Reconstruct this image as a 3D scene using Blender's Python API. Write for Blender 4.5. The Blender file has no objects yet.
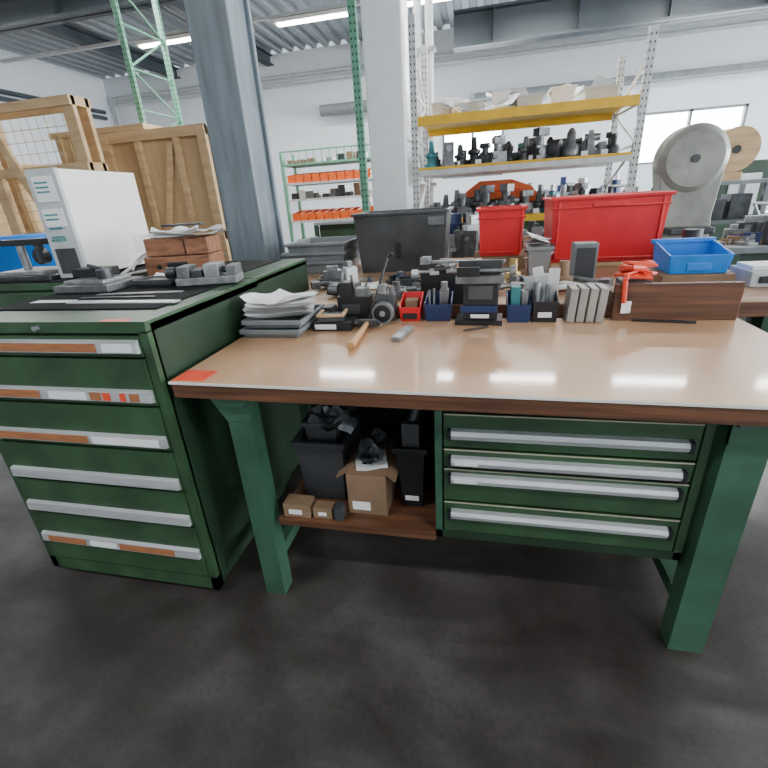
import bpy, math, random
from mathutils import Matrix, Vector
random.seed(7)
rnd=random.uniform
# ---------------------------------------------------------------- camera
R=Matrix(((.9768,-.0276,.2123),(.2056,.3977,-.8942),(-.0598,.9171,.3942)))
cam=bpy.data.cameras.new('camera');co=bpy.data.objects.new('camera',cam);bpy.context.collection.objects.link(co)
cam.lens=20.39;cam.sensor_width=36;cam.clip_end=200
M=R.to_4x4();M.translation=(0,0,1.4);co.matrix_world=M
bpy.context.scene.camera=co
G=1.4   # overall lamp level

# ---------------------------------------------------------------- materials
MATS={}
def mat(name,col,rough=.5,metal=0,var=.12,scale=8,bump=0,emit=0,coat=0,col2=None,stretch=None,trans=0,detail=6,lo=.3,hi=.7,rvar=0,crough=.05,spec=None):
    if name in MATS: return MATS[name]
    m=bpy.data.materials.new(name);m.use_nodes=True;nt=m.node_tree;b=nt.nodes['Principled BSDF']
    b.inputs['Roughness'].default_value=rough;b.inputs['Metallic'].default_value=metal
    if spec is not None: b.inputs['Specular IOR Level'].default_value=spec
    tc=nt.nodes.new('ShaderNodeTexCoord');n=nt.nodes.new('ShaderNodeTexNoise')
    n.inputs['Scale'].default_value=scale;n.inputs['Detail'].default_value=detail
    mp=nt.nodes.new('ShaderNodeMapping');nt.links.new(tc.outputs['Object'],mp.inputs[0]);nt.links.new(mp.outputs[0],n.inputs['Vector'])
    if stretch: mp.inputs['Scale'].default_value=stretch
    cr=nt.nodes.new('ShaderNodeValToRGB');nt.links.new(n.outputs['Fac'],cr.inputs[0])
    c2=col2 or tuple(max(0,c*(1-var*2.2)) for c in col)
    cr.color_ramp.elements[0].position=lo;cr.color_ramp.elements[1].position=hi
    cr.color_ramp.elements[0].color=(*c2,1);cr.color_ramp.elements[1].color=(*col,1)
    nt.links.new(cr.outputs[0],b.inputs['Base Color'])
    if rvar:
        mr=nt.nodes.new('ShaderNodeMapRange');nt.links.new(n.outputs['Fac'],mr.inputs[0])
        mr.inputs[3].default_value=max(.03,rough-rvar);mr.inputs[4].default_value=rough+rvar;nt.links.new(mr.outputs[0],b.inputs['Roughness'])
    if bump:
        bp=nt.nodes.new('ShaderNodeBump');bp.inputs['Strength'].default_value=bump;bp.inputs['Distance'].default_value=.01
        nt.links.new(n.outputs['Fac'],bp.inputs['Height']);nt.links.new(bp.outputs[0],b.inputs['Normal'])
    if emit:
        b.inputs['Emission Color'].default_value=(*col,1);b.inputs['Emission Strength'].default_value=emit
    if coat: b.inputs['Coat Weight'].default_value=coat;b.inputs['Coat Roughness'].default_value=crough
    if trans: b.inputs['Transmission Weight'].default_value=trans
    MATS[name]=m;return m
def floor_material():
    m=bpy.data.materials.new('dirty_concrete_floor');m.use_nodes=True;nt=m.node_tree;b=nt.nodes['Principled BSDF'];L=nt.links.new
    tc=nt.nodes.new('ShaderNodeTexCoord')
    def noise(sc,det,dist=0,st=None):
        n=nt.nodes.new('ShaderNodeTexNoise');n.inputs['Scale'].default_value=sc;n.inputs['Detail'].default_value=det;n.inputs['Distortion'].default_value=dist
        if st:
            mp=nt.nodes.new('ShaderNodeMapping');mp.inputs['Scale'].default_value=st;L(tc.outputs['Object'],mp.inputs[0]);L(mp.outputs[0],n.inputs['Vector'])
        else: L(tc.outputs['Object'],n.inputs['Vector'])
        return n
    def ramp(n,a,c1,z,c2):
        r=nt.nodes.new('ShaderNodeValToRGB');r.color_ramp.elements[0].position=a;r.color_ramp.elements[1].position=z
        r.color_ramp.elements[0].color=(*c1,1);r.color_ramp.elements[1].color=(*c2,1);L(n.outputs['Fac'],r.inputs[0]);return r
    def mul(a,c,f=1):
        x=nt.nodes.new('ShaderNodeMix');x.data_type='RGBA';x.blend_type='MULTIPLY';x.inputs['Factor'].default_value=f
        L(a,x.inputs['A']);L(c,x.inputs['B']);return x.outputs['Result']
    n1=noise(.8,6,.3);n2=noise(4,10,.2);n3=noise(60,5);n4=noise(2.2,5,1.2,(1,2.5,1));n5=noise(1.7,7,.8)
    c=ramp(n1,.35,(.056,.048,.044),.68,(.108,.101,.096)).outputs[0]
    c=mul(c,ramp(n2,.36,(.55,.53,.51),.62,(1,1,1)).outputs[0],.9)
    c=mul(c,ramp(n3,.35,(.7,.7,.7),.55,(1,1,1)).outputs[0],.6)
    c=mul(c,ramp(n4,.40,(.62,.60,.58),.6,(1,1,1)).outputs[0],.6)
    c=mul(c,ramp(n5,.36,(.5,.46,.43),.46,(1,1,1)).outputs[0],.7)
    L(c,b.inputs['Base Color'])
    mr=nt.nodes.new('ShaderNodeMapRange');L(n5.outputs['Fac'],mr.inputs[0]);mr.inputs[1].default_value=.3;mr.inputs[2].default_value=.65;mr.inputs[3].default_value=.5;mr.inputs[4].default_value=.28;L(mr.outputs[0],b.inputs['Roughness'])
    bp=nt.nodes.new('ShaderNodeBump');bp.inputs['Strength'].default_value=.12;bp.inputs['Distance'].default_value=.003;L(n3.outputs['Fac'],bp.inputs['Height']);L(bp.outputs[0],b.inputs['Normal'])
    return m
floorM=floor_material()
wallM=mat('white_wall',(.72,.76,.80),.8,var=.03)
ceilM=mat('ceiling_deck',(.33,.37,.40),.5,var=.06)
steelB=mat('grey_beam_paint',(.050,.064,.075),.5,var=.1,scale=3)
colM=mat('blue_grey_column',(.185,.225,.255),.45,var=.2,scale=3,stretch=(6,6,.7))
wcolM=mat('white_column',(.93,.94,.95),.6,var=.02)
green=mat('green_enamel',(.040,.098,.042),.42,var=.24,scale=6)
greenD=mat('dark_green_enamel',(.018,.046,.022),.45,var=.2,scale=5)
greenL=mat('leg_green_enamel',(.045,.122,.072),.45,var=.2,scale=6)
rackG=mat('rack_green',(.16,.40,.27),.5,var=.08)
alu=mat('aluminium',(.66,.67,.68),.36,.45,var=.14,scale=14,stretch=(.2,3,3))
steel=mat('worn_steel',(.42,.43,.44),.38,.6,var=.25,scale=20)
steelD=mat('dark_steel',(.09,.095,.10),.42,.6,var=.25,scale=18)
steelM=mat('mid_grey_steel',(.22,.225,.23),.4,.5,var=.25,scale=18)
blockM=mat('ground_block_steel',(.40,.38,.35),.45,.3,var=.15,scale=10)
lino=mat('tan_linoleum',(.72,.435,.245),.30,0,scale=1.6,col2=(.50,.275,.145),detail=10,coat=.55,lo=.28,hi=.70,rvar=.08,crough=.07)
woodE=mat('dark_wood_edge',(.17,.070,.032),.5,scale=5,col2=(.055,.022,.011),stretch=(.6,6,14),bump=.1)
woodT=mat('bench_wood',(.50,.31,.18),.35,scale=4,col2=(.27,.15,.08),stretch=(.6,8,6))
woodR=mat('reddish_wood',(.34,.15,.075),.55,scale=6,col2=(.14,.055,.025),stretch=(1,7,7))
woodP=mat('pine_wood',(.62,.43,.23),.6,scale=4,col2=(.44,.28,.14),stretch=(1,1,5))
ply=mat('plywood',(.56,.38,.20),.6,scale=2,col2=(.42,.27,.13),stretch=(5,1,.6))
card=mat('cardboard',(.27,.165,.095),.8,var=.15,scale=6)
black=mat('black_plastic',(.014,.015,.017),.4,var=.2)
rubber=mat('black_rubber_mat',(.010,.011,.012),.8,var=.3,scale=30,spec=.15)
red=mat('red_plastic',(.70,.018,.022),.36,var=.08)
redD=mat('orange_red_tape',(.88,.075,.03),.5,var=.1)
orange=mat('orange_plastic',(.88,.15,.03),.42,var=.1)
blue=mat('blue_plastic',(.012,.22,.72),.36,var=.08)
blueD=mat('navy_plastic',(.015,.035,.12),.4,var=.1)
grey=mat('grey_plastic',(.20,.22,.23),.45,var=.12)
greyD=mat('charcoal_bin',(.055,.057,.062),.45,var=.2)
greyM=mat('dark_metal_bin',(.085,.086,.088),.42,.2,var=.25,scale=5)
greyL=mat('light_grey_paint',(.52,.54,.55),.5,var=.08)
cream=mat('cream_plastic',(.80,.79,.74),.45,var=.02)
lip=mat('drawer_lip',(.42,.40,.28),.5,var=.1)
teal=mat('teal_panel',(.06,.28,.30),.45,var=.1)
paper=mat('white_paper',(.80,.80,.79),.7,var=.02)
yellow=mat('yellow_beam',(.85,.50,.02),.42,var=.10)
rust=mat('brown_label',(.42,.16,.06),.6,scale=25,col2=(.26,.10,.04),stretch=(.5,1,4))
glassW=mat('window_daylight',(.93,.97,1.0),.3,emit=18,var=0)
tube=mat('lamp_tube',(1,.98,.94),.3,emit=24,var=0)
film=mat('clear_film',(.75,.78,.80),.15,var=.05,trans=.7)
filmD=mat('dark_foil_bag',(.16,.17,.18),.18,.3,var=.3,scale=30)
brass=mat('brass',(.60,.42,.16),.35,.7,var=.1)
hmat=mat('hammer_wood',(.58,.33,.14),.45,scale=5,col2=(.42,.22,.09),stretch=(6,1,6))
wrapM=mat('grey_machine_guard',(.36,.37,.33),.35,var=.2,scale=5)
winF=mat('window_frame_grey',(.16,.18,.20),.5,var=.05)

# ---------------------------------------------------------------- mesh builder
class B:
    def __init__(s): s.v=[];s.f=[];s.m=[];s.sm=[];s.mats=[];s.X=Matrix()
    def mi(s,m):
        if m not in s.mats:s.mats.append(m)
        return s.mats.index(m)
    def at(s,loc=(0,0,0),rz=0,rx=0,ry=0):
        s.X=Matrix.Translation(loc)@Matrix.Rotation(rz,4,'Z')@Matrix.Rotation(ry,4,'Y')@Matrix.Rotation(rx,4,'X');return s
    def add(s,vs,fs,m,smooth=False):
        o=len(s.v);s.v+= [tuple(s.X@Vector(p)) for p in vs];i=s.mi(m)
        for f in fs: s.f.append([o+k for k in f]);s.m.append(i);s.sm.append(smooth)
        return s
    def box(s,x0,x1,y0,y1,z0,z1,m,tx=0,ty=0):
        vs=[(x0+tx,y0+ty,z0),(x1-tx,y0+ty,z0),(x1-tx,y1-ty,z0),(x0+tx,y1-ty,z0),(x0,y0,z1),(x1,y0,z1),(x1,y1,z1),(x0,y1,z1)]
        return s.add(vs,[(3,2,1,0),(4,5,6,7),(0,1,5,4),(1,2,6,5),(2,3,7,6),(3,0,4,7)],m)
    def slab(s,q,z0,z1,m):
        n=len(q);vs=[(x,y,z0) for x,y in q]+[(x,y,z1) for x,y in q]
        return s.add(vs,[tuple(range(n))[::-1],tuple(range(n,2*n))]+[(i,(i+1)%n,n+(i+1)%n,n+i) for i in range(n)],m)
    def bin(s,x0,x1,y0,y1,z0,z1,m,t=.008,tp=.015,rim=.01,front=None):
        zf=z1 if front is None else z0+front
        def ring(d,z,k=0): return [(x0+d,y0+d,z if k==0 else min(z,zf)),(x1-d,y0+d,z if k==0 else min(z,zf)),(x1-d,y1-d,z),(x0+d,y1-d,z)]
        vs=ring(tp,z0)+ring(0,z1,1)+ring(t,z1,1)+ring(tp+t,z0+t)
        fs=[(3,2,1,0)]
        for a in range(3):
            for i in range(4):
                j=(i+1)%4;fs.append((a*4+i,a*4+j,a*4+4+j,a*4+4+i))
        fs.append((12,13,14,15));s.add(vs,fs,m)
        if rim and front is None:
            r=rim;h=.018
            s.box(x0-r,x1+r,y0-r,y0+.001,z1-h,z1,m);s.box(x0-r,x1+r,y1-.001,y1+r,z1-h,z1,m)
            s.box(x0-r,x0+.001,y0,y1,z1-h,z1,m);s.box(x1-.001,x1+r,y0,y1,z1-h,z1,m)
        return s
    def cyl(s,p0,p1,r,m,r1=None,n=16,cap=True):
        p0=Vector(p0);p1=Vector(p1);d=(p1-p0).normalized();u=d.orthogonal().normalized();w=d.cross(u);r1=r if r1 is None else r1
        vs=[];fs=[]
        for p,q in((p0,r),(p1,r1)):
            for i in range(n):
                a=2*math.pi*i/n;vs.append(p+(u*math.cos(a)+w*math.sin(a))*q)
        for i in range(n): fs.append((i,(i+1)%n,n+(i+1)%n,n+i))
        s.add(vs,fs,m,True)
        if cap: s.add(vs,[tuple(range(n))[::-1],tuple(range(n,2*n))],m)
        return s
    def path(s,pts,r,m,n=8):
        for a,b in zip(pts,pts[1:]): s.cyl(a,b,r,m,n=n)
        return s
    def lathe(s,c,prof,m,n=20,axis='z'):
        vs=[];fs=[];k=len(prof)
        for r,h in prof:
            for i in range(n):
                a=2*math.pi*i/n;x,y=r*math.cos(a),r*math.sin(a)
                p=(x,y,h) if axis=='z' else ((x,h,y) if axis=='y' else (h,x,y))
                vs.append((c[0]+p[0],c[1]+p[1],c[2]+p[2]))
        for j in range(k-1):
            for i in range(n): fs.append((j*n+i,j*n+(i+1)%n,(j+1)*n+(i+1)%n,(j+1)*n+i))
        s.add(vs,fs,m,True);s.add(vs,[tuple(range(n))[::-1],tuple(range((k-1)*n,k*n))],m);return s
    def ext(s,pts,y0,y1,m):
        n=len(pts);vs=[(x,y0,z) for x,z in pts]+[(x,y1,z) for x,z in pts]
        fs=[tuple(range(n)),tuple(range(n,2*n))[::-1]]+[(i,n+i,n+(i+1)%n,(i+1)%n) for i in range(n)]
        return s.add(vs,fs,m)
    def exty(s,pts,x0,x1,m):
        n=len(pts);vs=[(x0,y,z) for y,z in pts]+[(x1,y,z) for y,z in pts]
        fs=[tuple(range(n)),tuple(range(n,2*n))[::-1]]+[(i,n+i,n+(i+1)%n,(i+1)%n) for i in range(n)]
        return s.add(vs,fs,m)
    def sheet(s,cx,cy,z,w,d,m,rz=0,curl=.01,n=8,th=.0012):
        vs=[];fs=[];a=rnd(0,6);c,q=math.cos(rz),math.sin(rz)
        for L in (0,1):
            for i in range(n+1):
                for j in range(n+1):
                    u=(i/n-.5);v=(j/n-.5);x=u*w;y=v*d
                    h=curl*(abs(u*2)**3*(.5+.5*math.sin(a+v*5))+.3*(1+math.sin(a+u*7+v*4))*.5)
                    vs.append((cx+x*c-y*q,cy+x*q+y*c,z+h+L*th))
        N=(n+1)**2
        for i in range(n):
            for j in range(n):
                k=i*(n+1)+j;fs.append((N+k,N+k+n+1,N+k+n+2,N+k+1));fs.append((k+1,k+n+2,k+n+1,k))
        return s.add(vs,fs,m,True)
    def done(s,name,bevel=.003,seg=2):
        import bmesh
        me=bpy.data.meshes.new(name);me.from_pydata(s.v,[],s.f)
        for m in s.mats: me.materials.append(m)
        for p,i,q in zip(me.polygons,s.m,s.sm): p.material_index=i;p.use_smooth=q
        me.update();o=bpy.data.objects.new(name,me);bpy.context.collection.objects.link(o)
        c=sum((Vector(v) for v in s.v),Vector())/len(s.v)
        bm=bmesh.new();bm.from_mesh(me);bmesh.ops.recalc_face_normals(bm,faces=bm.faces);bmesh.ops.translate(bm,verts=bm.verts,vec=-c);bm.to_mesh(me);bm.free();o.location=c
        if bevel:
            md=o.modifiers.new('bevel','BEVEL');md.width=bevel;md.segments=seg;md.limit_method='ANGLE';md.angle_limit=math.radians(50)
        return o

# ---------------------------------------------------------------- room
X0,X1,Y0,Y1,H=-10.8,13,-5,13,5.0
B().box(X0,X1,Y0,Y1,-.1,0,floorM).done('floor',0)
b=B()
wins=[(-1.1,.45),(3.5,5.8),(6.5,8.8),(9.6,11.9)]
wz0,wz1=1.75,2.85
b.box(X0,X1,Y1,Y1+.2,0,wz0,wallM);b.box(X0,X1,Y1,Y1+.2,wz1,H,wallM)
e=X0
for a,c in wins: b.box(e,a,Y1,Y1+.2,wz0,wz1,wallM);e=c
b.box(e,X1,Y1,Y1+.2,wz0,wz1,wallM)
b.done('wall_back',0)
for k,(a,c) in enumerate(wins):
    w=B();w.box(a,c,Y1+.12,Y1+.15,wz0,wz1,glassW)
    t=.05
    w.box(a,c,Y1-.01,Y1+.1,wz0,wz0+t,winF);w.box(a,c,Y1-.01,Y1+.1,wz1-t,wz1,winF)
    for i in range(3):
        x=a+.03+(c-a-.06)*i/2;w.box(x-.03,x+.03,Y1-.01,Y1+.1,wz0,wz1,winF)
    w.done('window_%d'%(k+1),0)
B().box(X0-.2,X0,Y0,Y1,0,H,wallM).done('wall_left',0)
b=B();b.box(X1,X1+.2,Y0,Y1,0,1.0,wallM);b.box(X1,X1+.2,Y0,Y1,3.6,H,wallM)
for y0,y1 in((-5,-4),(-.5,.5),(4,5),(8.5,9.5),(12.5,13)): b.box(X1,X1+.2,y0,y1,1.0,3.6,wallM)
b.done('wall_right',0)
for k,(y0,y1) in enumerate(((-4,-.5),(.5,4),(5,8.5),(9.5,12.5))):  # glowing side windows out of view, added to brighten the floor from the right
    w=B();w.box(X1+.12,X1+.15,y0,y1,1.0,3.6,glassW)
    for i in range(4):
        y=y0+(y1-y0)*i/3;w.box(X1+.02,X1+.1,y-.03,y+.03,1.0,3.6,winF)
    w.done('window_%d'%(k+5),0)
B().box(X0,X1,Y0-.2,Y0,0,H,wallM).done('wall_front',0)
b=B();vs=[];fs=[];x=X0;pat=[(0,0),(.12,0),(.16,.09),(.28,.09),(.32,0)];pts=[]
while x<X1:
    for dx,dz in pat[:4]: pts.append((x+dx,dz))
    x+=.32
pts.append((X1,0))
for px,pz in pts: vs+=[(px,Y0,H+pz),(px,Y1,H+pz)]
for i in range(len(pts)-1): fs.append((2*i,2*i+1,2*i+3,2*i+2))
b.add(vs,fs,ceilM);b.box(X0,X1,Y0,Y1,H+.12,H+.2,ceilM);b.done('ceiling',0)
def ibeam_x(name,x0,x1,y,z0,z1,w=.24):
    b=B();b.box(x0,x1,y-w/2,y+w/2,z0,z0+.04,steelB).box(x0,x1,y-w/2,y+w/2,z1-.04,z1,steelB).box(x0,x1,y-.02,y+.02,z0,z1,steelB)
    x=x0+.8
    while x<x1: b.box(x-.01,x+.01,y-w/2+.02,y+w/2-.02,z0,z1,steelB);x+=1.6
    return b.done(name,0)
def ibeam_y(name,x,y0,y1,z0,z1,w=.2):
    b=B();b.box(x-w/2,x+w/2,y0,y1,z0,z0+.03,steelB).box(x-w/2,x+w/2,y0,y1,z1-.03,z1,steelB).box(x-.015,x+.015,y0,y1,z0,z1,steelB)
    return b.done(name,0)
ibeam_x('ceiling_girder',-.7,X1,11.2,4.12,4.74,.34)
ibeam_x('ceiling_girder',X0,-1.3,7.6,4.35,4.74,.26)
for x in(-8.4,-5.6,-2.3,2.2,5.8,9.4): ibeam_y('ceiling_joist',x,Y0,Y1,4.75,4.99)
b=B()
for z in(4.45,4.3): b.cyl((X0+.3,12.85,z),(X1-.1,12.85,z),.045,greyL,n=10)
b.cyl((X0+.3,12.85,4.45),(X0+.3,12.85,.5),.045,greyL,n=10)
b.done('wall_pipe',0)
b=B();b.box(-.3,X1-.1,12.7,12.97,3.45,3.5,grey).box(-.3,X1-.1,12.7,12.72,3.5,3.58,grey);b.done('cable_tray',0)
b=B();b.cyl((-4.2,12.6,3.55),(-2.6,12.6,3.55),.13,grey,n=16);b.box(-4.0,-3.95,12.6,12.99,3.5,3.6,greyL).box(-2.9,-2.85,12.6,12.99,3.5,3.6,greyL);b.done('ventilation_duct',0)
b=B()
for z in(4.1,3.95): b.cyl((X0+.12,Y0+1,z),(X0+.12,12.6,z),.05,steelB,n=10)
b.done('wall_pipe',0)
b=B()
for x in(-.84,-.70): b.cyl((x,6.5,0),(x,6.5,4.68),.05,greyL,n=12)
for z in(1.5,3,4.4): b.box(-.92,-.62,6.44,6.56,z,z+.04,steel)
b.done('vertical_pipe',0)

# ---------------------------------------------------------------- lamps
def lamp(x,y,P,z=4.56):
    b=B();b.box(x-.75,x+.75,y-.09,y+.09,z+.04,z+.1,cream)
    b.cyl((x-.7,y-.04,z+.02),(x+.7,y-.04,z+.02),.018,tube,n=8);b.cyl((x-.7,y+.04,z+.02),(x+.7,y+.04,z+.02),.018,tube,n=8)
    for s in(-.6,.6): b.cyl((x+s,y,z+.1),(x+s,y,4.69),.006,steel,n=6)
    b.done('fluorescent_lamp',0)
    l=bpy.data.lights.new('lamp_light','AREA');l.shape='RECTANGLE';l.size=1.45;l.size_y=.16;l.energy=P*G;l.color=(.97,.99,1)
    o=bpy.data.objects.new('lamp_light',l);o.location=(x,y,z-.02);bpy.context.collection.objects.link(o)
for y in(9.9,6.0,-1.2):
    B().box(X0+.1,X1-.1,y-.04,y+.04,4.69,4.745,greyL).done('lamp_rail',0)
for x in(-6.4,-3.3,-1.35,1.0,3.7,6.5): lamp(x,9.9,58)
for x in(-8.5,-5.2,-1.6,1.6,4.8,8): lamp(x,6.0,110)
for x in(-3.0,2.6): lamp(x,-1.2,80)  # unseen row behind the camera, added to light the drawer fronts
def win_light(loc,rot,sx,sy,P):
    l=bpy.data.lights.new('window_light','AREA');l.shape='RECTANGLE';l.size=sx;l.size_y=sy;l.energy=P*G;l.color=(.90,.96,1)
    o=bpy.data.objects.new('window_light',l);o.location=loc;o.rotation_euler=rot;bpy.context.collection.objects.link(o)
for a,c in wins: win_light(((a+c)/2,Y1-.03,2.3),(-math.pi/2,0,0),c-a,1.1,130)
for y0,y1 in((-4,-.5),(.5,4),(5,8.5),(9.5,12.5)): win_light((X1-.02,(y0+y1)/2,2.3),(0,math.pi/2,0),2.6,y1-y0,260)  # area lights for the added right-hand windows
w=bpy.data.worlds.new('world');bpy.context.scene.world=w;w.use_nodes=True
w.node_tree.nodes['Background'].inputs[0].default_value=(.8,.9,1,1);w.node_tree.nodes['Background'].inputs[1].default_value=1.0

# ---------------------------------------------------------------- columns
b=B();b.box(-1.8,-1.52,3.0,3.04,0,4.74,colM).box(-1.8,-1.52,3.30,3.34,0,4.74,colM).box(-1.79,-1.55,3.02,3.32,0,4.74,colM)
b.box(-1.9,-1.42,2.92,3.42,0,.03,colM);b.done('steel_column',.012)
b=B();b.box(-1.18,-.79,5.0,5.4,0,4.99,wcolM);b.done('white_column',.02)

# ---------------------------------------------------------------- racking
def upright(b,x,y,z1,m,hole,w=.07,d=.05):
    b.box(x-w/2,x+w/2,y,y+d,0,z1,m)
    z=.15
    while z<z1-.05:
        for dx in(-.018,.018): b.box(x+dx-.006,x+dx+.006,y-.002,y+.004,z,z+.022,hole)
        b.box(x-w/2-.002,x-w/2+.004,y+.015,y+.035,z,z+.022,hole);b.box(x+w/2-.004,x+w/2+.002,y+.015,y+.035,z,z+.022,hole)
        z+=.06
    b.box(x-w/2-.015,x+w/2+.03,y-.03,y+d+.03,0,.008,m)
def frame(b,x,y0,y1,z1,m,hole,n=6):
    upright(b,x,y0,z1,m,hole);upright(b,x,y1,z1,m,hole)
    for i in range(n):
        za=.3+(z1-.5)*i/n;zb=.3+(z1-.5)*(i+1)/n
        if i%2: za,zb=zb,za
        b.cyl((x,y0+.03,za),(x,y1+.03,zb),.014,m,n=6)
        b.cyl((x,y0+.03,.3+(z1-.5)*i/n),(x,y1+.03,.3+(z1-.5)*i/n),.014,m,n=6)
rackW=mat('rack_galvanised',(.62,.64,.63),.45,.2,var=.1)
b=B();frame(b,-.71,5.05,6.0,2.95,rackW,steelD);frame(b,1.40,5.05,6.0,2.62,rackW,steelD)
for z,th in((2.12,.085),(1.65,.075),(1.15,.07)):
    for y in(5.05,6.0): b.box(-.675,1.365,y,y+.05,z-th,z,yellow if z!=1.65 else rackW)
    b.box(-.675,1.365,5.1,6.0,z-.03,z-.005,yellow if z==2.12 else rackW)
    if z==1.65: b.box(-.675,1.365,5.045,5.05,z-.02,z+.004,yellow)
b.box(-.675,1.365,5.05,5.1,.55,.62,yellow);b.box(-.675,1.365,6.0,6.05,.55,.62,yellow);b.box(-.675,1.365,5.1,6.0,.6,.62,rackW)
b.done('pallet_rack',.003)
def holder(b,x,y,z,s=1):
    m=random.choice([steel,steelD,steelM,steelD,steelM,greyD,steelM,black,teal if random.random()<.2 else steelD])
    k=random.random();a=rnd(0,3)
    b.at((x,y,z),a)
    if k<.18: b.lathe((0,0,0),[(.055*s,0),(.055*s,.03*s),(.035*s,.035*s),(.035*s,.07*s),(.05*s,.075*s),(.05*s,.10*s),(.025*s,.11*s),(.018*s,.19*s)],m,n=12)
    elif k<.42:
        b.box(-.07*s,.07*s,-.05*s,.05*s,0,.09*s,m).cyl((0,0,.09*s),(0,0,.19*s),.03*s,steelM,n=10).cyl((-.05*s,-.08*s,.05*s),(.02*s,.05*s,.05*s),.022*s,steel,n=8).box(-.04*s,.06*s,-.03*s,.03*s,.15*s,.2*s,m)
    elif k<.50: b.lathe((0,0,0),[(.04*s,0),(.06*s,.01*s),(.06*s,.06*s),(.03*s,.09*s),(.03*s,.15*s),(.012*s,.18*s)],m,n=12)
    elif k<.80:
        b.ext([(-.07*s,0),(.07*s,0),(.07*s,.03*s),(-.02*s,.03*s),(-.04*s,.15*s),(-.07*s,.15*s)],-.035*s,.035*s,m).cyl((-.09*s,0,.11*s),(.01*s,0,.11*s),.022*s,steel,n=8).box(.01*s,.05*s,-.03*s,.03*s,.03*s,.08*s,steelM)
    else:
        b.lathe((0,0,.06*s),[(.055*s,-.04*s),(.06*s,-.03*s),(.06*s,.03*s),(.025*s,.04*s),(.02*s,.09*s)],m,axis='y',n=14).box(-.06*s,.06*s,-.03*s,.03*s,0,.02*s,steelD)
    b.at()
for z,ys,st,s0,s1 in((1.652,(5.2,5.42,5.7),.135,.8,1.6),(1.152,(5.2,5.4),.11,.95,1.5),(.622,(5.25,5.55),.15,1,1.7)):
    b=B();x=-.54
    while x<1.26:
        for y in ys: holder(b,x+rnd(-.03,.03),y+rnd(-.03,.03),z,rnd(s0,s1))
        x+=st
    for i in range(6):
        x=rnd(-.55,1.2);b.box(x,x+.06,5.105,5.115,z,z+.045,paper)
    b.done('tool_holder_row',.002)
b=B()
for x,w_,h_,m in((-.55,.2,.13,paper),(-.26,.25,.10,film),(.06,.16,.17,paper),(.29,.25,.11,greyL),(.61,.22,.15,paper),(.91,.3,.12,greyL)):
    b.bin(x,x+w_,5.2,5.5,2.121,2.121+h_,m,t=.01)
for i in range(16): b.at((rnd(-.5,1.2),rnd(5.2,5.7),2.17+rnd(0,.1)),rnd(0,3),rnd(-.7,.7),rnd(-.6,.6)).box(-.13,.13,-.09,.09,0,.004,paper)
b.at();b.done('paper_and_tray_pile',.001)
b=B();b.ext([(-.27,1.155),(.62,1.155),(.62,1.30),(.52,1.42),(.30,1.50),(-.05,1.50),(-.2,1.40),(-.27,1.28)],5.56,5.95,orange)
b.box(-.2,-.02,5.545,5.56,1.2,1.34,black).box(.2,.5,5.545,5.56,1.2,1.3,steelD).box(-.1,.4,5.54,5.56,1.38,1.40,redD);b.done('orange_machine_housing',.02)
b=B();frame(b,-4.55,6.0,6.85,4.3,rackG,black,8);b.done('rack_upright_frame',.002)
b=B();upright(b,-1.255,4.95,4.7,rackG,black,.075,.06);b.done('rack_upright',.002)
b=B()
for x in(-3.05,-1.62):
    for y in(7,7.5): b.box(x-.025,x+.025,y,y+.05,0,2.12,rackG)
for z in(.6,1.13,1.45,1.68,1.95): b.box(-3.05,-1.62,7.0,7.55,z-.03,z,greyL if z<1.9 else rackG)
for i in range(12): b.cyl((-3.0+i*.12,7.02,1.95),(-3.0+i*.12,7.02,2.12),.008,rackG,n=6)
b.cyl((-3.05,7.02,2.12),(-1.62,7.02,2.12),.012,rackG,n=6)
for z in(1.13,1.68):
    x=-3.0
    while x<-1.75: b.bin(x,x+.125,7.02,7.4,z,z+.15,orange,t=.006,tp=.004,front=.11,rim=0);x+=.135
for z,h0,h1,st in((1.45,.05,.18,.13),(.6,.1,.3,.16),(1.95,.05,.12,.16)):
    x=-3.0
    while x<-1.75:
        b.box(x,x+rnd(.07,.12),7.1,7.4,z,z+rnd(h0,h1),random.choice([steelD,steelM,cream,card,grey,greyD]));x+=st
b.done('storage_bin_rack',.002)

# ---------------------------------------------------------------- wooden crates
b=B()
x0,x1,y0,y1,z1=-5.4,-3.25,3.5,3.68,2.3
for x in(x0,x1-.11,(x0+x1)/2):
    for y in(y0,y1-.04): b.box(x,x+.11,y,y+.04,0,z1,woodP)
for z in(.1,1.15,1.75,z1-.07):
    for y in(y0-.02,y1-.005): b.box(x0,x1,y,y+.025,z,z+.07,woodP)
    b.box(x1-.03,x1,y0,y1,z,z+.07,woodP);b.box(x0,x0+.03,y0,y1,z,z+.07,woodP)
for x in(-4.5,-3.75): b.ext([(x,1.2),(x+.09,1.2),(x-.35,2.25),(x-.44,2.25)],y0-.05,y0-.02,woodP)
zz=.3
while zz<2.2: b.box(x0,x1,y0+.03,y0+.035,zz,zz+.005,brass);zz+=.09
xx=x0+.1
while xx<x1: b.box(xx,xx+.005,y0+.03,y0+.035,.2,2.2,brass);xx+=.09
b.done('wooden_slat_crate',.003)
b=B();b.at((-2.98,4.2,0),0);x0,x1,y0,y1,z1=-.68,.46,0,.95,2.1
b.box(x0,x1,y0,y0+.02,.1,z1,ply).box(x0,x1,y1-.02,y1,.1,z1,ply).box(x0,x0+.02,y0,y1,.1,z1,ply).box(x1-.02,x1,y0,y1,.1,z1,ply).box(x0,x1,y0,y1,z1-.02,z1,ply)
for x in(x0,x1-.09): b.box(x,x+.09,y0-.05,y0,.0,z1+.02,woodP)
for z in(.1,1.1,z1-.07): b.box(x0,x1,y0-.045,y0-.001,z,z+.09,woodP)
for x in(-.32,.1): b.box(x,x+.06,y0-.04,y0-.001,.1,z1,woodP)
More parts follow.
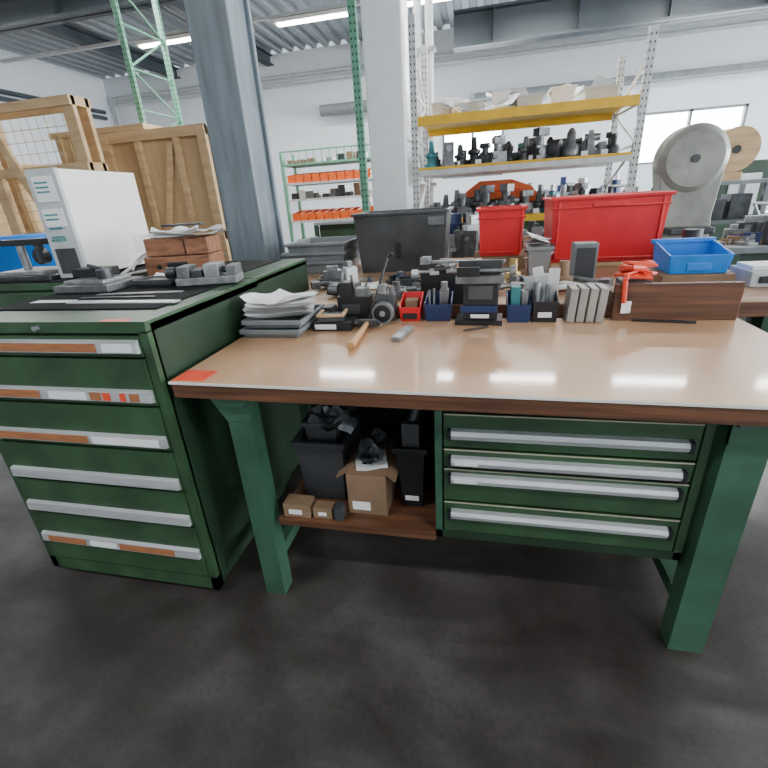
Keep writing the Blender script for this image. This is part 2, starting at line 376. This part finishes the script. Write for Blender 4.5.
b.ext([(-.22,1.15),(-.16,1.15),(.10,2.0),(.04,2.0)],y0-.038,y0-.002,woodP)
for y in(y0+.05,y1-.15): b.box(x1,x1+.025,y,y+.09,.1,z1,woodP)
for x in(x0,(x0+x1)/2,x1-.1): b.box(x,x+.1,y0,y1,0,.1,woodP)
b.at();b.done('plywood_crate',.003)
b=B();b.box(-5.2,-3.95,5.2,5.9,0,2.3,ply);b.box(-5.25,-3.9,5.15,5.95,2.3,2.36,woodP)
for x in(-5.2,-4.6,-4.04): b.box(x,x+.09,5.17,5.2,0,2.3,woodP)
b.done('plywood_crate',.003)

# ---------------------------------------------------------------- tool cabinet (front)
def cabinet(x0,x1,y0,y1,z1,hz,labels):
    b=B()
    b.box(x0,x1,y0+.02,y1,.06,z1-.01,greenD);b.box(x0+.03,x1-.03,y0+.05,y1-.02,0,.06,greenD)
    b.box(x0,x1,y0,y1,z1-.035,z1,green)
    b.box(x0,x0+.03,y0,y0+.03,.03,z1-.03,green);b.box(x1-.03,x1,y0,y0+.03,.03,z1-.03,green);b.box(x0,x1,y0,y0+.03,.03,.09,green)
    tops=[z1-.04]+[(hz[i]+hz[i+1])/2+.045 for i in range(len(hz)-1)]+[.095]
    for i,z in enumerate(hz):
        zt=tops[i]-.004;zb=tops[i+1]+.004
        b.box(x0+.034,x1-.034,y0-.005,y0+.02,zb,zt,green)
        hx0,hx1=x0+.04,x1-.036
        b.exty([(y0-.005,z-.022),(y0-.020,z-.018),(y0-.018,z+.016),(y0-.005,z+.022)],hx0,hx1,alu)
        for u0,u1,m in labels.get(i,[]):
            a=hx0+(hx1-hx0)*u0;c=hx0+(hx1-hx0)*u1
            b.exty([(y0-.0212,z-.014),(y0-.0222,z-.014),(y0-.0204,z+.013),(y0-.0194,z+.013)],a,c,m)
    return b
L={0:[(.0,.80,rust),(.83,.98,paper)],1:[(.02,.1,paper),(.16,.40,rust),(.45,.66,paper),(.68,.74,rust),(.75,.79,redD),(.84,.87,redD),(.89,.94,rust)],2:[(.0,.58,rust),(.6,.97,paper)],5:[(.05,.3,rust),(.33,.5,paper),(.52,.86,rust)]}
b=cabinet(-1.76,-.965,1.07,1.775,1.106,[1.03,.865,.698,.53,.372,.215],L)
b.cyl((-1.36,1.07,1.088),(-1.36,1.055,1.088),.008,steel)
b.box(-1.13,-1.03,1.075,1.10,1.1055,1.1065,redD)
b.done('tool_cabinet',.004)
b=cabinet(-2.8,-.985,1.79,2.42,1.106,[.95,.75,.55,.35,.2],{})
b.done('tool_cabinet',.004)
b=B();b.box(-1.74,-1.04,1.22,1.75,1.1065,1.111,rubber);b.done('rubber_mat',.001)
b=B();b.box(-2.7,-1.12,1.80,2.38,1.1065,1.111,rubber);b.done('rubber_mat',.001)
b=B();b.at((-1.22,1.31,1.1115),-.03).box(-.26,.2,-.02,.02,0,.004,alu);b.at((-1.30,1.46,1.1115),.08).box(-.18,.18,-.015,.015,0,.004,steelM)
b.at((-1.58,1.34,1.1115),-.02).box(-.09,.09,-.022,.022,0,.0015,paper);b.at((-1.3,1.39,1.1115),.02).box(-.2,.12,-.008,.008,0,.004,steelD)
b.at();b.done('aluminium_strip_set',.0008)
b=B();b.bin(-1.44,-1.26,1.60,1.74,1.1115,1.14,greyD,t=.005,tp=.005,rim=.004)
for i in range(4): b.cyl((-1.42,1.63+i*.025,1.125),(-1.29,1.63+i*.028,1.135),.007,random.choice([steel,steelM]),n=8)
b.sheet(-1.33,1.70,1.145,.12,.08,paper,.4,.01);b.done('open_tool_tray',.001)
b=B();b.at((-1.93,1.86,1.112),math.radians(4))
b.box(-.15,0,.015,.56,.012,.5,cream)
b.box(-.153,.003,0,.02,.01,.503,greyL).box(-.13,-.02,-.004,.001,.36,.47,paper).box(-.13,-.02,-.004,.001,.25,.33,paper).box(-.13,-.02,-.004,.001,.03,.15,greyD)
for z in(.44,.42,.40,.30,.28,.24,.2): b.box(-.12,-.05,-.006,-.003,z,z+.008,teal)
for i in range(4): b.cyl((-.12+.022*i,-.008,.19),(-.12+.022*i,-.003,.19),.006,teal,n=8)
for x in(-.14,-.02):
    for y in(.05,.5): b.box(x-.01,x+.01,y,y+.03,0,.013,black)
for i in range(8): b.box(.0,.001,.40,.52,.08+i*.012,.085+i*.012,greyL)
b.at();b.done('computer_tower',.006,3)
b=B();b.box(-2.55,-2.14,1.84,2.12,1.1115,1.135,steelD)
b.box(-2.50,-2.2,1.87,2.08,1.135,1.155,steel).cyl((-2.40,1.96,1.155),(-2.40,1.96,1.30),.02,steel).box(-2.5,-2.22,1.93,1.99,1.28,1.31,black).cyl((-2.28,1.96,1.19),(-2.28,1.96,1.28),.022,steelD).cyl((-2.28,1.94,1.22),(-2.28,1.98,1.22),.04,black)
b.done('measuring_stand',.003)
b=B();b.box(-1.75,-1.48,1.50,1.72,1.1115,1.14,steelM).box(-1.72,-1.52,1.53,1.69,1.14,1.155,steel).box(-1.76,-1.6,1.62,1.72,1.155,1.19,black).cyl((-1.57,1.6,1.155),(-1.57,1.6,1.19),.03,steelD).cyl((-1.57,1.6,1.19),(-1.7,1.66,1.2),.008,steelD)
b.done('surface_plate',.003)
b=B();b.at((-1.46,2.0,1.112),.2)
b.box(-.16,.16,-.09,.11,0,.085,woodR).box(-.15,.04,-.07,.1,.088,.17,woodR).box(.05,.16,-.08,.1,.088,.165,woodR).box(-.05,.05,-.095,-.08,.02,.06,black)
b.cyl((-.09,-.092,.04),(-.09,-.06,.04),.012,black);b.at();b.done('wooden_block_stack',.004)
b=B();b.sheet(-1.42,2.02,1.284,.36,.2,paper,.1,.02).sheet(-1.38,2.0,1.296,.26,.16,paper,-.25,.03).sheet(-1.5,2.03,1.30,.22,.15,paper,.5,.03);b.done('paper_sheets',0)
b=B();b.at((-1.42,1.99,1.335),.15).box(-.1,.1,-.02,.02,-.004,.006,steelD);b.at();b.done('metal_ruler_block',.002)
b=B();b.at((-1.12,1.66,1.1125),.25)
b.box(-.12,.13,-.05,.06,0,.03,steel).box(-.11,-.06,-.045,.055,.03,.075,steelM).box(-.05,-.01,-.045,.055,.03,.06,steelD).box(.0,.06,-.045,.055,.03,.08,steel).box(.09,.13,-.045,.055,.03,.07,steelM)
b.cyl((-.14,.005,.05),(.1,.005,.05),.012,steelD).cyl((-.17,.005,.05),(-.13,.005,.05),.022,steelD)
b.at();b.done('machine_vise',.003)
b=B();pts=[(-1.70,2.1,1.12)]
for i in range(18):
    t=i/17;pts.append((-1.74+.10*math.sin(t*5),1.98-.12*math.cos(t*4),1.12+.09*math.sin(t*math.pi)))
b.path(pts,.007,cream);b.done('power_cable',0)

# ---------------------------------------------------------------- workbench
b=B()
TX0,TX1,TY0,TY1,TZ=-.93,.915,1.07,1.79,.918
yr=1.03
def quad(o): return [(TX0-o,TY0-o),(TX1+o,yr-o),(TX1+o,TY1),(TX0-o,TY1)]
b.slab(quad(0),TZ-.055,TZ-.006,woodE);b.slab(quad(.003),TZ-.007,TZ,lino)
b.slab([(TX0-.005,TY0-.006),(TX1+.005,yr-.006),(TX1+.005,yr-.002),(TX0-.005,TY0-.002)],TZ-.009,TZ-.001,cream)
for x0,s in((-.79,-1),(.622,1)):
    lw=.078 if s<0 else .10
    for y0 in(1.11,1.64): b.box(x0,x0+lw,y0,y0+.07,0.0,TZ-.06,greenL)
    b.box(x0+.02,x0+lw-.02,1.18,1.64,.12,.17,greenL)
    b.box(x0,x0+lw,1.08,1.75,TZ-.085,TZ-.056,greenL)
    b.ext([(x0-(.055 if s<0 else 0),TZ-.056),(x0+lw+(.03 if s<0 else .06),TZ-.056),(x0+lw,TZ-.15),(x0,TZ-.15)],1.105,1.12,greenL)
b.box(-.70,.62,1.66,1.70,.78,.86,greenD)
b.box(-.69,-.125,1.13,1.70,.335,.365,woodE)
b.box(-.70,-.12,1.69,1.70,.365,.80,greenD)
b.box(-.93,-.82,1.075,1.16,TZ,TZ+.0008,redD)
ux0,ux1,uy0,uy1,uz0,uz1=-.125,.605,1.15,1.66,.345,.80
b.box(ux0,ux0+.022,uy0-.01,uy1,uz0,uz1+.06,greenL);b.box(ux1-.022,ux1,uy0-.01,uy1,uz0,uz1+.06,green)
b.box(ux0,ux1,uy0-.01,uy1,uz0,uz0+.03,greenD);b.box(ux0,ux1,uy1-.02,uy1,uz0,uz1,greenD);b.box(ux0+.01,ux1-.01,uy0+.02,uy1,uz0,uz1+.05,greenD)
b.box(ux0,ux1,uy0-.01,uy0+.02,uz1+.02,uz1+.06,greenD)
ed=[.815,.695,.625,.50,.375];hz=[.748,.655,.592,.455]
for i in range(4):
    zt,zb=ed[i]-.005,ed[i+1]+.004
    b.box(ux0+.028,ux1-.028,uy0-.012,uy0+.02,zb,zt,green)
    b.box(ux0+.028,ux1-.028,uy0-.014,uy0-.011,zt-.004,zt,lip)
    zc=hz[i]
    b.exty([(uy0-.012,zc-.018),(uy0-.030,zc-.014),(uy0-.034,zc),(uy0-.028,zc+.012),(uy0-.012,zc+.015)],ux0+.05,ux1-.055,alu)
    b.box(ux0+.04,ux0+.05,uy0-.035,uy0-.01,zc-.018,zc+.016,black);b.box(ux1-.057,ux1-.047,uy0-.035,uy0-.01,zc-.018,zc+.016,black)
    if i in(1,2): b.box(ux0+.06,ux0+.13,uy0-.037,uy0-.033,zc-.006,zc+.007,paper)
b.box(-.09,-.03,uy0-.014,uy0-.012,uz1+.03,uz1+.05,teal)
for x in(.44,.50): b.cyl((x,uy0-.02,uz1+.035),(x,uy0-.01,uz1+.035),.011,black)
b.done('workbench',.003)

# shelf contents
b=B();b.bin(-.64,-.46,1.24,1.5,.367,.62,greyD,t=.006).box(-.62,-.48,1.28,1.46,.40,.56,card).bin(-.61,-.49,1.28,1.46,.561,.68,greyM,t=.005,tp=.008)
for i in range(24):
    b.at((-.53+rnd(-.04,.07),1.30+rnd(-.03,.12),.66+rnd(0,.05)),rnd(0,3),rnd(-1,1),rnd(-1,1)).sheet(0,0,0,.08,.06,filmD,0,.04,n=4)
b.at();b.done('grey_storage_bin',.002)
b=B();b.box(-.44,-.30,1.19,1.45,.367,.53,card)
b.at((-.44,1.32,.53),0,0,-.6).box(-.05,0,-.12,.12,0,.003,card).at((-.30,1.32,.53),0,0,.7).box(0,.04,-.12,.12,0,.003,card).at().box(-.425,-.36,1.188,1.19,.385,.42,paper)
b.at((-.37,1.28,.532),.3).sheet(0,0,0,.11,.12,paper,0,.015).at()
for i in range(8): b.at((-.37+rnd(-.04,.04),1.33+rnd(-.08,.05),.55+rnd(0,.03)),rnd(0,3),rnd(-.6,.6),rnd(-.6,.6)).sheet(0,0,0,.07,.06,filmD,0,.03,n=4)
b.at();b.done('cardboard_box',.002)
b=B();b.box(-.67,-.57,1.14,1.20,.367,.42,card).box(-.65,-.60,1.138,1.14,.38,.40,paper).box(-.56,-.49,1.145,1.19,.367,.41,card).box(-.54,-.51,1.143,1.145,.38,.395,paper).box(-.48,-.45,1.14,1.18,.367,.42,greyD);b.done('small_carton_set',.002)
b=B();b.bin(-.27,-.17,1.24,1.5,.367,.62,black,t=.005).box(-.25,-.19,1.3,1.45,.5,.68,steelD);b.box(-.245,-.195,1.243,1.247,.40,.42,paper);b.cyl((-.22,1.3,.68),(-.2,1.32,.74),.02,steelD).box(-.25,-.19,1.26,1.29,.5,.7,greyM);b.done('black_storage_bin',.002)

# ---------------------------------------------------------------- rear bench
b=B();b.box(-1.30,1.30,1.98,3.55,.88,.93,woodT);b.box(-1.302,2.002,1.975,1.99,.87,.93,woodE).box(1.3,2.0,1.99,2.62,.88,.93,woodT)
for x,ys in((-1.2,(2.05,3.4)),(.3,(2.05,3.4)),(1.15,(2.05,3.4)),(1.85,(2.05,2.5))):
    for y in ys: b.box(x,x+.08,y,y+.08,0,.88,greenL)
    b.box(x,x+.08,2.1,ys[1],.15,.2,greenL)
b.box(-1.2,1.2,3.3,3.33,.5,.88,greenD)
b.done('workbench',.003)
Z2=.93
b=B();b.bin(-.83,-.22,2.92,3.35,Z2+.001,1.31,greyM,t=.012,tp=.03,rim=.012)
b.box(-.56,-.52,2.935,2.945,1.02,1.22,black).box(-.34,-.24,2.905,2.925,1.22,1.27,steelM);b.done('grey_storage_bin',.003)
b=B()
for i in range(3): b.bin(-1.5+.03*i+.1,-.93+.01*i,2.95,3.42,Z2+.001+i*.062,Z2+.085+i*.062,grey,t=.01,tp=.02,rim=.012)
b.done('tray_stack',.003)
def crate(x0,x1,y0,y1,z0,z1,m):
    b=B();b.bin(x0,x1,y0,y1,z0,z1,m,t=.008,tp=.02,rim=.014)
    b.box(x0-.006,x1+.006,y0-.008,y0+.001,z1-.065,z1-.055,m)
    for u in(.06,.94):
        x=x0+(x1-x0)*u;b.box(x-.006,x+.006,y0-.004,y0+.02,z0+.02,z1-.02,m)
    b.box(x0+.05,x1-.05,y0+.004,y0+.02,z0+.02,z0+.03,m)
    return b
b=crate(-.03,.25,2.95,3.25,Z2+.08,1.30,red);b.box(-.05,.27,2.95,3.3,Z2+.001,Z2+.078,card);b.done('red_crate',.003)
b=crate(.40,1.03,2.92,3.34,Z2+.03,1.335,red);b.box(.42,1.0,2.95,3.3,Z2+.001,Z2+.028,woodP).box(.62,.80,2.905,2.92,1.275,1.30,MATS['red_plastic']);b.done('red_crate',.003)
b=B();b.bin(.255,.385,2.68,2.86,Z2+.001,Z2+.16,film,t=.004)
for i in range(9): b.at((.32+rnd(-.02,.02),2.77,Z2+.09+i*.014),rnd(-.6,.6),rnd(-.6,.6),rnd(-.5,.5)).box(-.06,.06,-.05,.05,0,.002,random.choice([paper,paper,greyL,steelD]))
b.at();b.done('clear_box_of_papers',.001)
b=B();b.box(1.07,1.27,2.75,3.1,Z2+.001,Z2+.14,greyD).box(1.09,1.25,2.74,2.75,Z2+.03,Z2+.11,black).cyl((1.16,2.9,Z2+.14),(1.16,2.9,Z2+.2),.05,steelD);b.done('power_supply_unit',.006)
b=B();b.bin(.84,1.10,2.28,2.52,Z2+.06,Z2+.19,blue,t=.008,tp=.012,front=.085,rim=0);b.box(.83,1.11,2.50,2.53,Z2+.175,Z2+.195,blue).box(.92,1.02,2.282,2.290,Z2+.075,Z2+.11,blue)
b.box(.82,1.12,2.27,2.55,Z2+.001,Z2+.059,card);b.done('blue_stacking_bin',.003)
b=B();b.box(1.17,1.42,2.25,2.45,Z2+.001,Z2+.07,greyL).box(1.2,1.3,2.24,2.25,Z2+.02,Z2+.05,black).cyl((1.36,2.35,Z2+.07),(1.36,2.35,Z2+.10),.03,steel).box(1.18,1.32,2.28,2.42,Z2+.07,Z2+.09,paper);b.done('instrument_box',.004)
b=B();b.box(1.5,1.75,2.2,2.4,Z2+.001,Z2+.05,paper).box(1.52,1.77,2.22,2.42,Z2+.05,Z2+.075,paper);b.done('paper_stack',.002)
b=B();b.box(.45,.56,2.40,2.5,Z2+.001,Z2+.20,grey).box(.46,.55,2.396,2.40,Z2+.02,Z2+.18,greyD);b.done('grey_parts_box',.004)
b=B();b.sheet(-.72,2.45,Z2+.002,.3,.22,paper,.2,.008).sheet(-.35,2.3,Z2+.002,.24,.3,paper,-.3,.008).sheet(-.2,2.6,Z2+.002,.3,.2,paper,.1,.008).sheet(.1,2.45,Z2+.002,.25,.2,paper,.5,.008);b.done('loose_documents',0)
b=B()
for i in range(66):
    x=rnd(-.92,.8);y=rnd(2.12,2.62)
    if .4<x<.6 and y>2.3: continue
    b.at((x,y,Z2+.014),rnd(0,3));m=random.choice([black,steelM,steel,steelD,grey,paper,steel,card,brass,blueD,paper,steelM])
    k=random.random();w_,d_,h_=rnd(.02,.07),rnd(.02,.06),rnd(.02,.10)
    if k<.35: b.box(-w_,w_,-d_,d_,0,h_,m).box(-w_*.6,w_*.3,-d_*.6,d_*.6,h_,h_*1.35,random.choice([steel,black,steelM]))
    elif k<.5: b.lathe((0,0,0),[(w_*.7,0),(w_*.7,h_*.5),(w_*.35,h_*.6),(w_*.35,h_*1.3)],m,n=12)
    elif k<.75: b.cyl((-.08,0,.02),(.08,0,.03),.012,m,n=8).box(-.1,-.05,-.03,.03,0,.04,steelM)
    else: b.box(-.09,.09,-.006,.006,0,.008,steel).cyl((.1,0,0),(.1,0,.01),.016,steel,n=10)
b.at();b.done('small_parts_clutter',.002)

# ---------------------------------------------------------------- things on the front bench
T=TZ+.001
b=B()
b.bin(-.92,-.68,1.50,1.77,T,T+.035,grey,t=.006,tp=.01,rim=.006).bin(-.91,-.67,1.51,1.775,T+.036,T+.07,grey,t=.006,tp=.01,rim=.006);b.done('tray_stack',.002)
b=B()
for i in range(14): b.sheet(-.80+rnd(-.012,.012),1.645+rnd(-.01,.01),T+.072+i*.0035,.25,.22,paper,.25+rnd(-.12,.12),.012)
b.sheet(-.79,1.62,T+.124,.22,.22,paper,-.35,.035);b.done('paper_stack',0)
b=B();b.box(-.66,-.50,1.60,1.70,T,T+.035,black).box(-.65,-.56,1.598,1.60,T+.008,T+.028,paper);b.at((-.59,1.66,T+.036),.1).box(-.05,.05,-.05,.04,0,.02,greyD).box(-.055,-.045,-.055,.045,.02,.03,woodP).box(.045,.055,-.055,.045,.02,.03,woodP).box(-.05,.05,-.055,-.045,.02,.03,woodP).at().box(-.65,-.61,1.71,1.78,T,T+.07,greyM);b.done('label_tray',.002)
b=B()
b.box(-.60,-.46,1.76,1.84,T,T+.10,black).box(-.59,-.54,1.77,1.83,T+.10,T+.16,black).box(-.52,-.47,1.77,1.83,T+.10,T+.135,steelM)
for i in range(4): b.cyl((-.585+.03*i,1.8,T+.10),(-.585+.03*i+rnd(-.02,.02),1.8+rnd(0,.02),T+rnd(.15,.2)),.006,steelM,n=8)
b.box(-.58,-.5,1.757,1.76,T+.03,T+.07,greyM).cyl((-.60,1.79,T+.13),(-.64,1.79,T+.13),.02,steelM);b.done('drill_bit_case',.003)
b=B();b.path([(-.455,1.70,T+.006),(-.45,1.715,T+.02),(-.385,1.83,T+.25)],.006,black);b.cyl((-.385,1.83,T+.25),(-.365,1.83,T+.265),.006,black);b.done('hex_key',0)
b=B();b.lathe((-.392,1.72,T+.044),[(.044,-.018),(.044,.018)],grey,axis='y',n=28);b.lathe((-.392,1.72,T+.044),[(.036,-.02),(.036,.02)],black,axis='y',n=24).lathe((-.392,1.72,T+.044),[(.012,-.022),(.012,.022)],steel,axis='y');b.done('tape_roll',0.001)
b=B();b.box(-.43,-.35,1.75,1.82,T,T+.11,greyM).box(-.42,-.385,1.76,1.80,T+.11,T+.15,steel).cyl((-.365,1.785,T+.11),(-.365,1.785,T+.14),.012,steelM);b.done('fixture_block',.003)
b=B();b.bin(-.33,-.24,1.74,1.86,T,T+.10,red,t=.005,tp=.006,front=.06,rim=0).box(-.31,-.26,1.78,1.84,T+.01,T+.08,card).box(-.315,-.255,1.739,1.746,T+.01,T+.035,black)
b.done('red_stacking_bin',.002)
b=B();b.bin(-.225,-.115,1.74,1.86,T,T+.10,blueD,t=.005,tp=.006,front=.07,rim=0)
for i in range(2): b.cyl((-.21+.02*i,1.8,T+.01),(-.21+.02*i,1.81,T+rnd(.10,.14)),.006,steel,n=8)
b.box(-.165,-.13,1.77,1.83,T+.02,T+.12,steelM).cyl((-.148,1.8,T+.12),(-.148,1.8,T+.15),.014,steel);b.done('blue_stacking_bin',.002)
b=B();b.at((-.005,1.74,T),-.05)
b.box(-.09,.09,-.06,.06,0,.02,black).box(-.06,.07,-.045,.045,.02,.16,black).box(-.09,.09,-.05,.05,.16,.185,steelM).box(-.085,.0,-.05,-.03,.185,.22,black).box(-.085,.08,.02,.045,.185,.235,greyD).box(-.04,.05,-.052,-.046,.10,.15,greyM)
b.box(-.07,.07,-.055,-.046,.05,.075,blueD).cyl((-.13,0,.20),(.11,0,.20),.008,steel,n=10).cyl((.11,0,.20),(.13,0,.20),.018,steel,n=12);b.box(-.03,.04,-.062,-.06,.03,.045,paper)
b.at();b.done('bench_vise',.003)
b=B();b.bin(.10,.19,1.72,1.86,T,T+.10,blueD,t=.005,tp=.005,front=.07,rim=0).bin(.195,.29,1.72,1.86,T,T+.11,black,t=.005,tp=.005,front=.08,rim=0)
b.box(.115,.15,1.76,1.82,T+.02,T+.13,teal).box(.155,.18,1.76,1.82,T+.02,T+.11,steel).cyl((.22,1.79,T+.02),(.215,1.8,T+.14),.014,steel).cyl((.25,1.78,T+.02),(.255,1.8,T+.13),.008,steelM)
b.box(.215,.265,1.719,1.726,T+.02,T+.04,paper)
for i in range(5): b.at((.205+.018*i,1.835,T+.05),rnd(-.3,.3),rnd(-.1,.3),rnd(-.25,.25)).box(-.018,.022,-.001,.001,0,rnd(.08,.16),random.choice([paper,paper,greyL]))
b.at();b.done('parts_organizer',.001)
b=B()
for i in range(4): b.at((.318+i*.034,1.765,T),0,0,.06).box(0,.028,-.05,.05,0.002,.13,blockM)
b.at();b.done('steel_parallel_blocks',.003)
b=B();b.box(.485,.90,1.75,1.775,T,T+.135,woodE).box(.485,.90,1.775,1.97,T,T+.02,woodE).box(.485,.51,1.775,1.95,T+.02,T+.1,woodE).box(.875,.90,1.775,1.95,T+.02,T+.1,woodE)
b.box(.52,.62,1.79,1.9,T+.02,T+.135,greyD);b.done('wooden_tray',.003)
b=B()
for i in range(12):
    b.at((.57+rnd(-.03,.03),1.84+rnd(-.025,.025),T+.145+i*.004),rnd(0,3),rnd(-.15,.15),rnd(-.15,.15)).box(-.045,.045,-.025,.025,0,.010,redD).cyl((.03,0,0),(.03,0,.016),.012,redD,n=8)
b.at().path([(.53,1.80,T+.16),(.51,1.738,T+.15),(.515,1.735,T+.07)],.009,redD).at((.525,1.738,T+.03),.2).box(-.018,.018,-.002,.002,0,.045,paper);b.at();b.done('red_lockout_tags',.002)
b=B();b.cyl((.55,1.735,T+.006),(.75,1.70,T+.006),.005,black,n=8);b.done('scribing_tool',0)
b=B();b.at((-.16,2.0,T+.16),.15,.1).box(-.14,.18,-.008,.008,0,.006,alu).box(-.15,-.12,-.05,.03,0,.007,alu).box(-.07,-.03,-.05,.03,-.002,.008,alu).box(-.05,.02,-.02,.02,-.002,.014,black).at((-.1,2.03,T+.19),-.12).box(-.16,.2,-.012,.012,0,.012,steel).box(-.17,-.13,-.04,.02,0,.03,steel).at().box(-.27,-.02,1.99,2.06,Z2+.001,T+.155,black);b.done('caliper_on_case',.001)
b=B();b.at((-.435,1.37,T+.016),.03)
b.cyl((0,0,0),(0,.16,.002),.015,hmat,r1=.011,n=14).cyl((0,.16,.002),(0,.27,.006),.011,hmat,r1=.009,n=14)
b.box(-.035,.035,.265,.290,-.010,.02,steelD).cyl((-.05,.278,.005),(-.035,.278,.005),.016,steelD).ext([(.035,-.01),(.055,.0),(.055,.006),(.035,.02)],.266,.289,steelD)
b.at();b.done('hammer',.002)
b=B();b.at((-.285,1.54,T),-.18).box(-.018,.018,-.07,.09,0,.016,steel).box(-.014,.014,-.065,.0,.016,.018,greyL);b.at();b.done('steel_block',.002)
b=B();b.cyl((-.06,1.60,T+.004),(.03,1.655,T+.004),.004,black,n=6).cyl((.03,1.655,T+.004),(.043,1.663,T+.004),.004,hmat,r1=.001,n=6);b.done('pencil',0)

# ---------------------------------------------------------------- right background
b=B()
b.lathe((1.59,4.3,1.53),[(.20,-.11),(.245,-.08),(.245,.08),(.20,.11)],wrapM,axis='y',n=36)
b.lathe((1.59,4.3,1.53),[(.03,-.12),(.03,.12)],steelD,axis='y')
b.ext([(1.36,1.46),(1.40,1.25),(1.43,1.1),(1.42,.9),(1.38,.1),(1.86,.1),(1.82,.9),(1.80,1.1),(1.81,1.25),(1.83,1.56)],4.22,4.40,wrapM)
b.box(1.28,1.92,4.1,4.6,0,.1,steelD).box(1.46,1.78,4.06,4.22,.98,1.03,steelD)
b.done('belt_grinder',.01)
b=B();b.lathe((2.60,6,1.64),[(.22,-.13),(.22,-.11),(.14,-.10),(.14,.10),(.22,.11),(.22,.13)],woodP,axis='y',n=28);b.lathe((2.60,6,1.64),[(.04,-.14),(.04,.14)],black,axis='y').lathe((2.6,6,1.64),[(.16,-.09),(.16,.09)],yellow,axis='y',n=28)
b.box(2.2,2.95,5.75,6.3,1.3,1.34,grey).box(2.48,2.72,5.9,6.1,1.34,1.42,woodP)
for x in(2.2,2.9):
    for y in(5.75,6.25): b.box(x,x+.05,y,y+.05,0,1.3,grey)
b.box(2.25,2.9,5.8,6.25,.9,.94,grey).box(2.3,2.6,5.85,6.1,.94,1.15,greyD).box(2.65,2.85,5.85,6.1,.94,1.2,steelD);b.done('cable_reel_stand',.004)
b=B();b.box(3.0,4.8,7.0,7.7,0,.8,greenD).box(3.0,3.6,7.0,7.7,.8,1.55,greenD).box(3.1,3.45,6.98,7.0,.9,1.4,greyL).cyl((3.6,7.35,1.2),(3.72,7.35,1.2),.14,steel).box(3.7,4.8,7.15,7.55,.8,.9,steel).box(4.45,4.75,7.1,7.6,.9,1.4,greenD).box(3.95,4.2,7.0,7.6,.9,1.15,steelD).cyl((4.07,6.95,.95),(4.07,7.0,.95),.08,steel)
b.done('metal_lathe',.01)
b=B()
for x in(2.75,3.45):
    for y in(5.0,5.45): b.cyl((x,y,.1),(x,y,1.0),.018,alu,n=8);b.cyl((x-.02,y,.05),(x+.02,y,.05),.05,black,n=12)
for z in(.25,.65,1.0): b.box(2.73,3.47,4.98,5.47,z-.02,z,alu)
b.path([(2.75,5.0,1.0),(2.68,5.0,1.12),(2.68,5.45,1.12),(2.75,5.45,1.0)],.014,alu)
b.box(2.9,3.2,5.1,5.35,1.0,1.12,grey).box(2.85,3.3,5.05,5.4,.65,.8,card);b.done('workshop_trolley',.003)
def bench(x0,x1,y0,y1,z,n,hs=1):
    b=B();b.box(x0,x1,y0,y1,z-.05,z,grey)
    for x in(x0,x1-.08):
        for y in(y0,y1-.08): b.box(x,x+.08,y,y+.08,0,z-.05,greenD)
    b.box(x0+.08,x1-.08,y0+.1,y1,.3,z-.05,greenD);b.done('workbench',.004)
    b=B()
    for i in range(n):
        b.at((rnd(x0+.15,x1-.15),rnd(y0+.15,y1-.15),z+.001),rnd(0,3));m=random.choice([steelD,steel,steelM,grey,blueD,greyL,card,greyD,steelM])
        w_,d_,h_=rnd(.05,.12),rnd(.04,.1),rnd(.05,.26)*hs
        k=random.random()
        if k<.45: b.box(-w_,w_,-d_,d_,0,h_,m).box(-w_*.5,w_*.5,-d_*.5,d_*.5,h_,h_*1.3,random.choice([steel,m]))
        elif k<.7: b.lathe((0,0,0),[(w_*.8,0),(w_*.8,h_*.4),(w_*.4,h_*.5),(w_*.4,h_)],m,n=12)
        else: b.ext([(-w_,0),(w_,0),(w_,h_*.25),(-w_*.4,h_*.3),(-w_*.6,h_),(-w_,h_)],-d_,d_,m).cyl((-w_*1.2,0,h_*.7),(w_*.2,0,h_*.7),.02,steel,n=8)
    b.at();b.done('machine_parts_pile',.003)
bench(-.4,2.2,8.2,9.0,1.0,40,1.6);bench(5.0,8.0,8.4,9.2,1.0,24)
bench(-3.4,-1.5,9,9.8,1.0,14);bench(2.4,5.0,10.4,11.2,1.0,34,1.7)
bench(6,9,5.5,6.3,1.0,14);bench(1.98,2.6,4.2,4.75,.85,22,.7);bench(-.5,1.2,3.95,4.6,.86,60,1.2)
b=B();b.box(-9.5,-7.8,6,9,0,2.2,ply);b.box(-9.5,-7.8,6,9,2.2,2.3,woodP);b.done('plywood_crate',.01)
b=B();b.lathe((-3.5,2.9,0),[(.28,0),(.28,.3),(.29,.31),(.28,.32),(.28,.6),(.29,.61),(.28,.62),(.28,1.25),(.3,1.26),(.3,1.29),(.27,1.3)],blue,n=24);b.done('blue_drum',0)
